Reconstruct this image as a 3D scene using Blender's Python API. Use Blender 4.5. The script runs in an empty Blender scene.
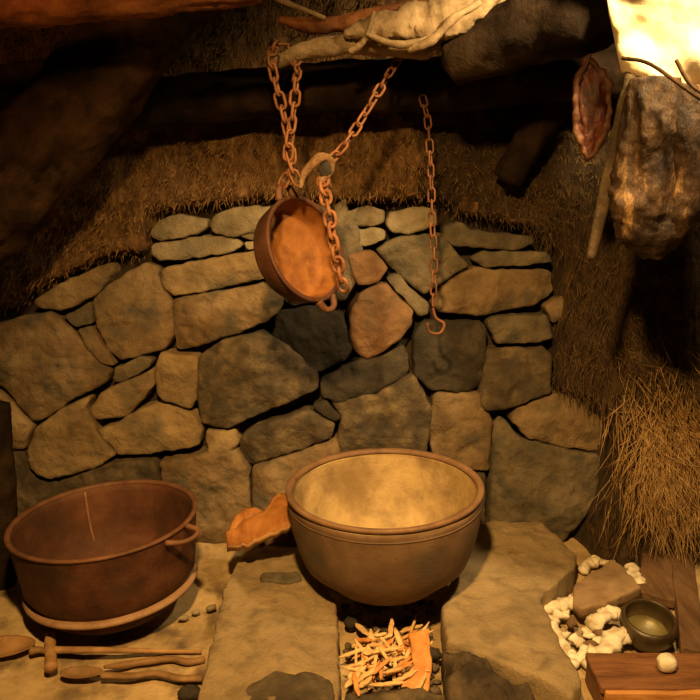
import bpy, math, random
from mathutils import Vector, Matrix, noise, geometry
random.seed(7)
SC = bpy.context.scene
COL = SC.collection
R = math.radians
PI = math.pi

# ------------------------------------------------------------------ camera
CAM_Z, FPX, PITCH = 1.20, 750.0, R(15)
cd = bpy.data.cameras.new('camera'); cam = bpy.data.objects.new('camera', cd); COL.objects.link(cam)
cam.location = (0, 0, CAM_Z); cam.rotation_euler = (R(90) - PITCH, 0, 0)
cd.sensor_width = 36; cd.lens = 36 * FPX / 700; cd.clip_start = .02
SC.camera = cam
FWD = Vector((0, math.cos(PITCH), -math.sin(PITCH))); UP = Vector((0, math.sin(PITCH), math.cos(PITCH)))
CO = Vector((0, 0, CAM_Z))
def ray(px, py): return FWD + Vector((1, 0, 0)) * ((px - 350) / FPX) + UP * ((350 - py) / FPX)
def P(px, py, Y):                                   # the point of a sight line at depth Y
    d = ray(px, py); return CO + d * (Y / d.y)
def F(px, py, z=0.0):                               # ... at height z
    d = ray(px, py); return CO + d * ((z - CAM_Z) / d.z)
WY0, WK = 2.13, .09                                 # the wall leans back a little
def W(px, py, off=0.0):
    d = ray(px, py); t = (WY0 + off + WK * CAM_Z) / (d.y - WK * d.z); return CO + d * t
def pxsize(p): return (p - CO).dot(FWD) / FPX       # metres per pixel there

def fb(p, s, o=4, off=0.0):
    return noise.fractal(Vector((p[0] * s + off, p[1] * s - off, p[2] * s + off * .7)), 1.0, 2.0, o)

# ------------------------------------------------------------------ materials
def mat(name, cols, scale=8, rough=.85, metal=0.0, bump=.4, bscale=60, stretch=(1, 1, 1), detail=8, spots=None, spot_scale=20,
        vor=False, bdist=.01, spec=.3):
    m = bpy.data.materials.new(name); m.use_nodes = True
    nt = m.node_tree; N = nt.nodes; L = nt.links
    b = N['Principled BSDF']; b.inputs['Roughness'].default_value = rough; b.inputs['Metallic'].default_value = metal
    b.inputs['Specular IOR Level'].default_value = spec
    tc = N.new('ShaderNodeTexCoord'); mp = N.new('ShaderNodeMapping'); mp.inputs['Scale'].default_value = stretch
    oi = N.new('ShaderNodeObjectInfo'); ad = N.new('ShaderNodeVectorMath'); ad.operation = 'ADD'
    sc = N.new('ShaderNodeVectorMath'); sc.operation = 'SCALE'; sc.inputs[3].default_value = 37.0
    cmb = N.new('ShaderNodeCombineXYZ')
    for k in range(3): L.new(oi.outputs['Random'], cmb.inputs[k])
    L.new(cmb.outputs[0], sc.inputs[0]); L.new(tc.outputs['Object'], ad.inputs[0]); L.new(sc.outputs[0], ad.inputs[1])
    L.new(ad.outputs[0], mp.inputs['Vector'])
    nz = N.new('ShaderNodeTexNoise'); nz.inputs['Scale'].default_value = scale; nz.inputs['Detail'].default_value = detail
    nz.inputs['Roughness'].default_value = .65
    L.new(mp.outputs[0], nz.inputs['Vector'])
    cr = N.new('ShaderNodeValToRGB'); e = cr.color_ramp.elements
    n = len(cols)
    for i, c in enumerate(cols):
        pos = .3 + .4 * i / max(1, n - 1)
        el = e[i] if i < 2 else e.new(pos)
        el.position = pos; el.color = (*c, 1)
    L.new(nz.outputs['Fac'], cr.inputs['Fac'])
    out = cr.outputs['Color']
    if spots:
        n2 = N.new('ShaderNodeTexNoise'); n2.inputs['Scale'].default_value = spot_scale; n2.inputs['Detail'].default_value = 6
        L.new(mp.outputs[0], n2.inputs['Vector'])
        r2 = N.new('ShaderNodeValToRGB'); r2.color_ramp.elements[0].position = .5; r2.color_ramp.elements[1].position = .68
        L.new(n2.outputs['Fac'], r2.inputs['Fac'])
        mx = N.new('ShaderNodeMix'); mx.data_type = 'RGBA'; L.new(r2.outputs['Color'], mx.inputs['Factor'])
        L.new(out, mx.inputs['A']); mx.inputs['B'].default_value = (*spots, 1); out = mx.outputs['Result']
    L.new(out, b.inputs['Base Color'])
    if bump:
        nb = N.new('ShaderNodeTexNoise'); nb.inputs['Scale'].default_value = bscale; nb.inputs['Detail'].default_value = 6
        nb.inputs['Roughness'].default_value = .7
        L.new(mp.outputs[0], nb.inputs['Vector'])
        bp = N.new('ShaderNodeBump'); bp.inputs['Strength'].default_value = bump; bp.inputs['Distance'].default_value = bdist
        L.new(nb.outputs['Fac'], bp.inputs['Height']); L.new(bp.outputs[0], b.inputs['Normal'])
    return m
M = {
 'gold':  mat('stone_tan', [(.13, .088, .046), (.28, .2, .106), (.38, .285, .158)], 7, spots=(.15, .12, .08), spot_scale=9, bscale=85, bump=.8),
 'tan':   mat('stone_brown', [(.09, .058, .032), (.2, .137, .074), (.28, .205, .115)], 9, spots=(.1, .085, .06), spot_scale=14, bscale=85, bump=.8),
 'grey':  mat('stone_grey', [(.065, .054, .036), (.145, .118, .078), (.23, .185, .12)], 9, spots=(.08, .075, .055), spot_scale=16, bscale=85, bump=.8),
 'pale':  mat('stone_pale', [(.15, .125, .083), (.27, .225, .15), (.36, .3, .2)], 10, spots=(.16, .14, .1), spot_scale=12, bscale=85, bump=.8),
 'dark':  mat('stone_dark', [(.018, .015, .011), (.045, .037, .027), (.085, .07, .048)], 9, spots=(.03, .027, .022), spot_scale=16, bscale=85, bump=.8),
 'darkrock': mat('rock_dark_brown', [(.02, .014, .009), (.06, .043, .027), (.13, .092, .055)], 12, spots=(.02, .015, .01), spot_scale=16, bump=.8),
 'red':   mat('stone_rust', [(.09, .05, .026), (.18, .1, .052), (.25, .15, .08)], 8, spots=(.11, .075, .05), spot_scale=10, bscale=85, bump=.8),
 'mott':  mat('stone_mottled', [(.045, .034, .022), (.1, .076, .048), (.22, .165, .095)], 11, spots=(.06, .05, .036), spot_scale=18, bscale=85, bump=.8),
 'slab':  mat('hearth_stone', [(.2, .145, .078), (.31, .23, .13), (.37, .275, .155)], 6, spots=(.2, .15, .085), spot_scale=20, bscale=110, bump=.75),
 'earth': mat('dark_earth', [(.018, .012, .008), (.04, .027, .016)], 12, bscale=40),
 'turf':  mat('turf', [(.045, .023, .009), (.2, .108, .042), (.4, .235, .1)], 26, bump=1, bscale=70, stretch=(1.8, 1, .6), bdist=.02),
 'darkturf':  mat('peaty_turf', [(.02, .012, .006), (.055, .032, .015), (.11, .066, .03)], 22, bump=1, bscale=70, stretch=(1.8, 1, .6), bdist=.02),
 'floor': mat('trodden_earth', [(.22, .15, .07), (.42, .305, .16), (.56, .42, .23)], 7, spots=(.14, .1, .06), spot_scale=11, bump=.6, bscale=55),
 'straw': mat('straw', [(.06, .03, .011), (.2, .11, .042), (.4, .25, .11)], 45, bump=0),
 'hay': mat('golden_hay', [(.14, .075, .028), (.42, .26, .1), (.6, .42, .19)], 45, bump=0),
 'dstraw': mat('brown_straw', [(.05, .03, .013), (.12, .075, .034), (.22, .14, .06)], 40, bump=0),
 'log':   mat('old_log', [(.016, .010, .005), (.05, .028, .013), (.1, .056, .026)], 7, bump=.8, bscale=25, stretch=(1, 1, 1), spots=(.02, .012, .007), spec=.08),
 'sooty': mat('sooty_log', [(.007, .005, .004), (.02, .012, .007), (.05, .03, .016)], 8, bump=.8, bscale=25, spec=.08),
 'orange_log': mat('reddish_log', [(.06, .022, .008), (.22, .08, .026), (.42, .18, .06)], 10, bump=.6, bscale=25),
 'drift': mat('driftwood', [(.13, .085, .045), (.3, .21, .115), (.48, .36, .21)], 14, bump=.8, bscale=40),
 'drift_dark': mat('weathered_stick', [(.03, .02, .011), (.075, .05, .026), (.13, .09, .047)], 14, bump=.8, bscale=40),
 'peeled': mat('peeled_root', [(.12, .075, .036), (.32, .22, .12), (.5, .38, .22)], 18, bump=.5, bscale=50),
 'rust_out': mat('rusty_iron', [(.04, .014, .007), (.078, .028, .013), (.12, .05, .024)], 14, rough=.7, spots=(.036, .017, .01), spot_scale=9, bump=.5, bscale=110, bdist=.004),
 'rust_in': mat('inner_rust', [(.05, .019, .009), (.1, .037, .016), (.15, .065, .03)], 10, rough=.75, spots=(.045, .02, .011), spot_scale=6, bump=.4, bscale=110, bdist=.004),
 'iron_out': mat('sooty_iron', [(.09, .055, .032), (.15, .09, .052), (.2, .13, .08)], 10, rough=.6, spots=(.085, .065, .045), spot_scale=7, bump=.35, bscale=110, bdist=.004),
 'iron_in': mat('inner_crust', [(.22, .155, .075), (.43, .31, .15), (.56, .41, .2)], 10, rough=.75, spots=(.24, .16, .075), spot_scale=8, bump=.5, bscale=90, bdist=.006),
 'iron_rim': mat('worn_iron_rim', [(.13, .065, .035), (.24, .12, .062), (.3, .17, .09)], 14, rough=.55, bump=.3, bscale=110, bdist=.004),
 'brown_rim': mat('brown_iron_rim', [(.1, .055, .03), (.18, .1, .052), (.24, .14, .075)], 14, rough=.55, bump=.3, bscale=110, bdist=.004),
 'flange': mat('worn_flange', [(.16, .085, .045), (.28, .165, .095), (.36, .23, .135)], 14, rough=.6, bump=.3, bscale=110, bdist=.004),
 'rust_rim': mat('rusty_rim', [(.07, .03, .015), (.13, .058, .03), (.19, .09, .048)], 14, rough=.6, bump=.3, bscale=110, bdist=.004),
 'pan':   mat('pan_iron', [(.08, .042, .022), (.14, .075, .04), (.2, .12, .065)], 12, rough=.65, bump=.4, bscale=110, bdist=.004),
 'copper_in': mat('orange_rust', [(.12, .042, .009), (.22, .083, .018), (.28, .118, .03)], 16, rough=.7, spots=(.14, .05, .012), spot_scale=22, bump=.4, bscale=110, bdist=.004),
 'chain': mat('rusty_chain', [(.1, .038, .017), (.22, .09, .04), (.32, .15, .07)], 30, rough=.7, bump=.3, bscale=120, bdist=.003),
 'dchain': mat('brown_chain', [(.07, .026, .012), (.14, .055, .025), (.2, .085, .04)], 30, rough=.7, bump=.3, bscale=120, bdist=.003),
 'tool':  mat('handled_wood', [(.16, .085, .035), (.32, .18, .078), (.42, .25, .115)], 14, rough=.6, bump=.4, bscale=50),
 'dtool': mat('dark_handled_wood', [(.11, .06, .026), (.22, .125, .055), (.3, .18, .085)], 14, rough=.6, bump=.4, bscale=50),
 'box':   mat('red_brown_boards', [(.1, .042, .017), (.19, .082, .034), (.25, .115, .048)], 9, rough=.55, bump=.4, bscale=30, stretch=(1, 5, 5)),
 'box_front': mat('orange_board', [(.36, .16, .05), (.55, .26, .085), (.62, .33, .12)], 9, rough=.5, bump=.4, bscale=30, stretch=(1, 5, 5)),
 'board': mat('brown_plank', [(.07, .036, .017), (.13, .07, .034), (.18, .105, .052)], 9, rough=.7, bump=.5, bscale=30, stretch=(4, 1, 4)),
 'bark':  mat('orange_bark', [(.2, .07, .016), (.36, .145, .036), (.45, .2, .06)], 12, rough=.6, bump=.4, bscale=50),
 'barkedge': mat('pale_cut_wood', [(.36, .2, .085), (.5, .3, .14), (.58, .38, .19)], 20, rough=.6, bump=.3),
 'chip':  mat('split_wood', [(.5, .3, .12), (.7, .47, .22), (.78, .58, .32)], 30, rough=.6, bump=.4, bscale=70, stretch=(1, 1, 1)),
 'ochip': mat('orange_wood', [(.34, .13, .035), (.58, .25, .07), (.68, .36, .13)], 20, rough=.6, bump=.4, bscale=60),
 'ash':   mat('ash_and_charcoal', [(.03, .025, .02), (.1, .075, .05), (.2, .15, .1)], 25, bump=.8, bscale=60),
 'bone':  mat('old_bone', [(.52, .44, .31), (.72, .65, .5), (.8, .75, .62)], 22, rough=.55, bump=.4, bscale=60, spots=(.42, .32, .2), spot_scale=30, bdist=.006),
 'bowl':  mat('green_brown_glaze', [(.02, .012, .006), (.05, .032, .013), (.09, .062, .024)], 12, rough=.4, bump=.3, bscale=60, bdist=.004, spec=.5),
 'bowl_in': mat('lit_green_glaze', [(.05, .036, .016), (.1, .078, .03), (.2, .17, .06)], 14, rough=.35, bump=.3, bscale=60, bdist=.004, spec=.5),
 'brick': mat('flat_brown_stone', [(.16, .1, .055), (.25, .165, .09), (.29, .2, .115)], 9, bump=.4, bscale=70),
 'meat':  mat('dried_meat', [(.010, .006, .004), (.022, .012, .007), (.07, .038, .017), (.42, .25, .11)], 22, rough=.55, bump=1, bscale=40, stretch=(1, 1, .35), spots=(.03, .017, .009), spot_scale=10, spec=.25),
 'redmeat': mat('red_dried_meat', [(.022, .006, .004), (.07, .014, .006), (.2, .05, .018)], 18, rough=.35, bump=.7, bscale=45, spec=.6),
 'fat':   mat('dried_fat_edge', [(.04, .014, .007), (.09, .035, .016), (.2, .1, .05)], 25, rough=.5, bump=.6, bscale=50),
 'hide':  mat('pale_hide', [(.66, .5, .28), (.8, .66, .42), (.85, .74, .52)], 7, rough=.7, bump=.25, bscale=25, stretch=(1, 1, 1.6)),
 'hookm': mat('scaly_rust', [(.07, .035, .017), (.18, .1, .05), (.32, .2, .11)], 25, rough=.8, bump=.8, bscale=60),
 'cord':  mat('twine', [(.16, .1, .05), (.26, .17, .09)], 40, bump=0),
 'soot':  mat('charcoal', [(.015, .012, .01), (.05, .04, .03)], 20, bump=.7, bscale=60),
}

# ------------------------------------------------------------------ object helpers
def tag(o, label=None, cat=None, group=None, kind=None):
    if label: o['label'] = label
    if cat: o['category'] = cat
    if group: o['group'] = group
    if kind: o['kind'] = kind
    return o
def empty(name, loc, label, cat, group=None):
    o = bpy.data.objects.new(name, None); COL.objects.link(o); o.location = loc; o.empty_display_size = .05
    return tag(o, label, cat, group)
class MB:
    def __init__(s): s.v = []; s.f = []; s.mi = []
    def add(s, v, f, mi=0, mx=None):
        k = len(s.v); s.v += [tuple(mx @ Vector(p)) if mx else tuple(p) for p in v]
        s.f += [tuple(i + k for i in q) for q in f]
        s.mi += (mi if isinstance(mi, list) else [mi] * len(f)); return s
    def build(s, name, mats, parent=None, smooth=True, base=True, origin=None):
        """world-space vertices -> one object with its origin at its base (or in its parent's frame)"""
        if not isinstance(mats, (list, tuple)): mats = [mats]
        if parent is not None: o0 = parent.matrix_world_loc if hasattr(parent, 'matrix_world_loc') else wloc(parent)
        elif origin is not None: o0 = Vector(origin)
        else:
            xs = [p[0] for p in s.v]; ys = [p[1] for p in s.v]; zs = [p[2] for p in s.v]
            o0 = Vector(((min(xs) + max(xs)) / 2, (min(ys) + max(ys)) / 2, min(zs)))
        me = bpy.data.meshes.new(name)
        me.from_pydata([(p[0] - o0.x, p[1] - o0.y, p[2] - o0.z) for p in s.v], [], s.f)
        for m in mats: me.materials.append(M[m])
        me.polygons.foreach_set('material_index', s.mi)
        me.polygons.foreach_set('use_smooth', [smooth] * len(s.f))
        me.validate(); me.update()
        import bmesh
        bm = bmesh.new(); bm.from_mesh(me); bmesh.ops.recalc_face_normals(bm, faces=bm.faces); bm.to_mesh(me); bm.free()
        o = bpy.data.objects.new(name, me); COL.objects.link(o)
        if parent is not None: o.parent = parent
        else: o.location = o0
        return o
def wloc(o):
    p = Vector(o.location)
    return p + wloc(o.parent) if o.parent else p

def frames(pts):
    T = []
    for i in range(len(pts)):
        a = pts[max(0, i - 1)]; b = pts[min(len(pts) - 1, i + 1)]; T.append((b - a).normalized())
    n = T[0].orthogonal().normalized(); out = []
    for t in T:
        n = (n - t * n.dot(t)).normalized(); out.append((t, n, t.cross(n)))
    return out
def smooth_path(pts, n):
    """Catmull-Rom through pts -> n points"""
    pts = [Vector(p) for p in pts]
    if len(pts) == 2: return [pts[0].lerp(pts[1], i / (n - 1)) for i in range(n)]
    q = [pts[0] * 2 - pts[1]] + pts + [pts[-1] * 2 - pts[-2]]
    seg = len(pts) - 1; out = []
    for i in range(n):
        u = i / (n - 1) * seg; k = min(int(u), seg - 1); t = u - k
        a, b, c, d = q[k:k + 4]
        out.append(.5 * ((2 * b) + (c - a) * t + (2 * a - 5 * b + 4 * c - d) * t * t + (3 * b - a - 3 * c + d) * t ** 3))
    return out
def lerpl(L, u):
    x = u * (len(L) - 1); k = min(int(x), len(L) - 2) if len(L) > 1 else 0
    return L[0] if len(L) == 1 else L[k] + (L[k + 1] - L[k]) * (x - k)
def tube(mb, pts, rad, n=40, sides=16, rough=0.0, rs=12, flat=1.0, flatdir=None, groove=0.0, mi=0, seed=0, cap=.4):
    """a tapering tube; rad is a list of radii along it; rough and groove displace it like bark"""
    path = smooth_path(pts, n); fr = frames(path); v = []; f = []
    L = 0.0
    for i, p in enumerate(path):
        u = i / (n - 1); r = lerpl(rad, u); t, a, b = fr[i]
        if i: L += (p - path[i - 1]).length
        if flatdir is not None:
            b = (flatdir - t * flatdir.dot(t)).normalized(); a = b.cross(t)
        for k in range(sides):
            an = 2 * PI * k / sides
            d = a * math.cos(an) + b * math.sin(an) * flat
            q = p + d * r
            g = 0
            if groove:
                g = noise.ridged_multi_fractal(Vector((math.cos(an) * 1.7, math.sin(an) * 1.7, L * 2.2 / max(.02, rad[0] * 6) + seed)), 1, 2, 3, 1, 2) - 1
            q = p + d * (r * (1 + rough * fb(p + d * r, rs, 4, seed) + groove * g))
            v.append(q)
    for i in range(n - 1):
        for k in range(sides):
            k2 = (k + 1) % sides
            f.append((i * sides + k, i * sides + k2, (i + 1) * sides + k2, (i + 1) * sides + k))
    for e, s in ((0, -1), (n - 1, 1)):
        c = len(v); r = lerpl(rad, e / (n - 1)); v.append(path[e] + fr[e][0] * s * r * cap)
        for k in range(sides):
            k2 = (k + 1) % sides; a, b = e * sides + k, e * sides + k2
            f.append((c, b, a) if s < 0 else (c, a, b))
    return mb.add(v, f, mi)
def lathe(mb, prof, mx=None, seg=72, wob=0.0, ranges=None, seed=0):
    """profile of (r, z, material) revolved about z; closed when r = 0 at its ends"""
    v = []; f = []; mi = []
    for j, (r, z, m) in enumerate(prof):
        for k in range(seg):
            a = 2 * PI * k / seg
            w = 1 + wob * fb((math.cos(a), math.sin(a), z * 3), 1.2, 3, seed)
            v.append((r * w * math.cos(a), r * w * math.sin(a), z))
    for j in range(len(prof) - 1):
        for k in range(seg):
            k2 = (k + 1) % seg
            f.append((j * seg + k, j * seg + k2, (j + 1) * seg + k2, (j + 1) * seg + k)); mi.append(prof[j + 1][2])
    return mb.add(v, f, mi, mx)
def box(mb, c, s, rot=None, bev=.004, mi=0, n=1, rough=0.0, seed=0):
    """a rounded box: each face a grid so that it may be worn"""
    nx = 6; v = []; f = []; key = {}
    sx, sy, sz = s[0] / 2, s[1] / 2, s[2] / 2
    mx = Matrix.Translation(Vector(c)) @ (rot.to_4x4() if rot else Matrix())
    def g(h):
        return [-h, -h + bev * .3, -h + bev] + [-h + bev + (2 * h - 2 * bev) * i / nx for i in range(1, nx)] + [h - bev, h - bev * .3, h]
    def vert(p):
        k = tuple(round(x, 6) for x in p)
        if k not in key:
            q = Vector([max(-h + bev, min(h - bev, x)) for x, h in zip(p, (sx, sy, sz))]); d = Vector(p) - q
            if d.length > 1e-9: p2 = q + d.normalized() * bev
            else: p2 = Vector(p)
            if rough: p2 += Vector((fb(p2, 30, 3, seed), fb(p2, 30, 3, seed + 5), fb(p2, 30, 3, seed + 9))) * rough
            key[k] = len(v); v.append(p2)
        return key[k]
    for ax in range(3):
        h = (sx, sy, sz); o = [i for i in range(3) if i != ax]; A, B = g(h[o[0]]), g(h[o[1]])
        for sg in (-1, 1):
            for i in range(len(A) - 1):
                for j in range(len(B) - 1):
                    q = []
                    for a, b in ((A[i], B[j]), (A[i + 1], B[j]), (A[i + 1], B[j + 1]), (A[i], B[j + 1])):
                        p = [0, 0, 0]; p[ax] = sg * h[ax]; p[o[0]] = a; p[o[1]] = b; q.append(vert(p))
                    if len(set(q)) > 2: f.append(tuple(q))
    return mb.add(v, f, mi, mx)
def slab_stone(mb, outline, nrm, depth, bulge=.012, edge=.014, rough=.008, seed=0, tilt=(0, 0), step=.011, mi=0, rim=.0035):
    """a stone from its traced outline (3-D points on a plane): rounded edges, an uneven face, sides running back 'depth'"""
    nrm = Vector(nrm).normalized(); c = sum(outline, Vector()) / len(outline)
    ex = (Vector((1, 0, 0)) - nrm * nrm.x).normalized(); ey = nrm.cross(ex)
    pl = [((p - c).dot(ex), (p - c).dot(ey)) for p in outline]
    res = []
    for i in range(len(pl)):                                   # resample with slightly rounded corners
        a, b = Vector(pl[i]), Vector(pl[(i + 1) % len(pl)]); k = max(1, int((b - a).length / step))
        res += [a.lerp(b, j / k) for j in range(k)]
    for _ in range(1):
        n = len(res); res = [res[i] * .5 + (res[i - 1] + res[(i + 1) % n]) * .25 for i in range(n)]
    n = len(res)
    res = [p + Vector((noise.noise(Vector((p.x * 45 + seed, p.y * 45, seed))), noise.noise(Vector((p.x * 45, p.y * 45 + seed, seed + 9))))) * rim for p in res]
    size = sum(p.length for p in res) / n
    e = min(edge / size, .3)
    rings = [(1 - .25 * e, -depth), (1, -depth * .6), (1, -edge * 1.3), (1 - .12 * e, -edge * .6), (1 - .45 * e, -edge * .2), (1 - e, 0)]
    v = []; f = []
    def place(q, hh, face, edge_jit):
        w = c + ex * q.x + ey * q.y
        d = rough * 1.7 * fb(w, 9, 3, seed) + rough * .8 * (noise.ridged_multi_fractal(w * 13 + Vector((seed, seed, seed)), 1, 2, 3, 1, 2) - 1.2) + rough * .45 * fb(w, 55, 4, seed)
        v.append(w + nrm * (hh + face * (d + q.x * tilt[0] + q.y * tilt[1])) + (ex * fb(w, 30, 2, seed + 3) + ey * fb(w, 30, 2, seed + 7)) * rim * edge_jit)
    for s, h in rings:
        for p in res: place(p * s, h, 1.0 if h > -edge * 1.2 else .35, 1)
    for r in range(len(rings) - 1):
        for k in range(n):
            k2 = (k + 1) % n; f.append((r * n + k, r * n + k2, (r + 1) * n + k2, (r + 1) * n + k))
    ci = len(v); v.append(sum(v[:n], Vector()) / n)
    for k in range(n): f.append((k, ci, (k + 1) % n))
    inner = [p * (1 - e) for p in res]
    def inside(q):
        ins = False
        for k in range(n):
            a, b = inner[k], inner[k - 1]
            if (a.y > q.y) != (b.y > q.y) and q.x < (b.x - a.x) * (q.y - a.y) / (b.y - a.y) + a.x: ins = not ins
        return ins
    g = step * .85; rj = random.Random(int(seed * 10) + 1); pts = []; x0 = min(p.x for p in inner); x1 = max(p.x for p in inner); y0 = min(p.y for p in inner); y1 = max(p.y for p in inner)
    j = 0; y = y0
    while y < y1:
        x = x0 + (g / 2 if j % 2 else 0)
        while x < x1:
            q = Vector((x + rj.uniform(-.15, .15) * g, y + rj.uniform(-.15, .15) * g))
            if inside(q) and min((q - p).length_squared for p in inner) > (g * .6) ** 2: pts.append(q)
            x += g
        y += g * .87; j += 1
    o0 = (len(rings) - 1) * n
    cdt = geometry.delaunay_2d_cdt(inner + pts, [(k, (k + 1) % n) for k in range(n)], [list(range(n))], 1, 1e-7)
    vmap = {}
    for i2, (q, orig) in enumerate(zip(cdt[0], cdt[3])):
        o = orig[0] if orig else -1
        if 0 <= o < n: vmap[i2] = o0 + o
        else:
            vmap[i2] = len(v); dm = min((q - p).length for p in inner)
            place(q, bulge * (1 - (1 - min(1, dm / (size * .6))) ** 2), 1, 0)
    f += [tuple(vmap[i2] for i2 in t) for t in cdt[2]]
    return mb.add(v, f, mi)
def lump(mb, c, rad, rough=.2, rs=20, seed=0, rot=None, mi=0, seg=20, rings=14, pw=1.0):
    """an irregular pebble or clod"""
    v = []; f = []
    for j in range(rings + 1):
        th = PI * j / rings
        for k in range(seg):
            a = 2 * PI * k / seg
            d = Vector((math.sin(th) * math.cos(a), math.sin(th) * math.sin(a), math.cos(th)))
            d = Vector([math.copysign(abs(x) ** pw, x) for x in d])
            q = Vector((d.x * rad[0], d.y * rad[1], d.z * rad[2]))
            q *= 1 + rough * fb(q, rs, 4, seed)
            if rot: q = rot @ q
            v.append(Vector(c) + q)
    for j in range(rings):
        for k in range(seg):
            k2 = (k + 1) % seg; f.append((j * seg + k, j * seg + k2, (j + 1) * seg + k2, (j + 1) * seg + k))
    return mb.add(v, f, mi)
def eul(x, y, z):
    from mathutils import Euler
    return Euler((x, y, z)).to_matrix()

# ------------------------------------------------------------------ the setting
STONE_REGION = [(-60, 335), (8, 312), (30, 296), (108, 258), (143, 255), (147, 216), (210, 207), (268, 203), (345, 203), (435, 203),
                (460, 217), (535, 232), (556, 255), (560, 290), (556, 345), (556, 392), (578, 398), (612, 420), (602, 470), (586, 520), (560, 600), (-60, 600)]
REG = [W(*p) for p in STONE_REGION]; REG = [(p.x, p.z) for p in REG]
def sdist(x, z):
    ins = False; best = 9
    for i in range(len(REG)):
        (x1, z1), (x2, z2) = REG[i], REG[(i + 1) % len(REG)]
        if (z1 > z) != (z2 > z) and x < (x2 - x1) * (z - z1) / (z2 - z1) + x1: ins = not ins
        dx, dz = x2 - x1, z2 - z1; t = max(0, min(1, ((x - x1) * dx + (z - z1) * dz) / (dx * dx + dz * dz)))
        best = min(best, math.hypot(x - x1 - t * dx, z - z1 - t * dz))
    return -best if ins else best
def sm(a, b, x):
    t = max(0, min(1, (x - a) / (b - a))); return t * t * (3 - 2 * t)
def wall_y(x, z, s=None):
    s = sdist(x, z) if s is None else s
    out = sm(-.012, .03, s)
    y = WY0 + WK * z + .085 * (1 - out) - .02 * out
    y -= .11 * sm(.58, .85, x) * sm(1.3, .9, z)                   # the turf swells forward on the right
    y -= out * (.035 * fb((x, 0, z), 5, 4, 3) + .02 * fb((x, 0, z), 24, 4, 5))
    y += .2 * sm(1.25, 1.8, z) * 0
    return y
def grid(x0, x1, z0, z1, st): return int((x1 - x0) / st) + 1, int((z1 - z0) / st) + 1
mb = MB(); X0, X1, Z0, Z1, ST = -1.5, 1.5, -.02, 2.0, .016
nx, nz = grid(X0, X1, Z0, Z1, ST); v = []; f = []; mi = []; sd = []
for j in range(nz):
    for i in range(nx):
        x, z = X0 + i * ST, Z0 + j * ST; s = sdist(x, z); sd.append(s); v.append((x, wall_y(x, z, s), z))
for j in range(nz - 1):
    for i in range(nx - 1):
        a = j * nx + i; f.append((a, a + 1, a + nx + 1, a + nx))
        x, z = v[a][0], v[a][2]
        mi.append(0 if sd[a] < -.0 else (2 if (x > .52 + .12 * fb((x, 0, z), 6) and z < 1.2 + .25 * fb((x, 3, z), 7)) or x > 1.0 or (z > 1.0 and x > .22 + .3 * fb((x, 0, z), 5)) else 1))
# back and edges so that the wall has its thickness
k = len(v); v += [(X0, 2.6, Z0), (X1, 2.6, Z0), (X1, 2.6, Z1), (X0, 2.6, Z1)]
f += [(k + 1, k, k + 3, k + 2)]; mi += [0]
f += [tuple([k] + [0] + list(range(1, nx)) + [k + 1])]; mi += [0]
f += [tuple([k + 3, k + 2] + [(nz - 1) * nx + i for i in range(nx - 1, -1, -1)])]; mi += [0]
f += [tuple([k] + [k + 3] + [j * nx for j in range(nz - 1, -1, -1)])]; mi += [0]
f += [tuple([k + 1] + [j * nx + nx - 1 for j in range(nz)] + [k + 2])]; mi += [0]
mb.add(v, f, mi)
wall_back = mb.build('wall_back', ['earth', 'turf', 'darkturf'], origin=(0, 2.3, 0)); tag(wall_back, 'turf wall faced with dry laid stones behind the hearth', 'wall', kind='structure')

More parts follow.
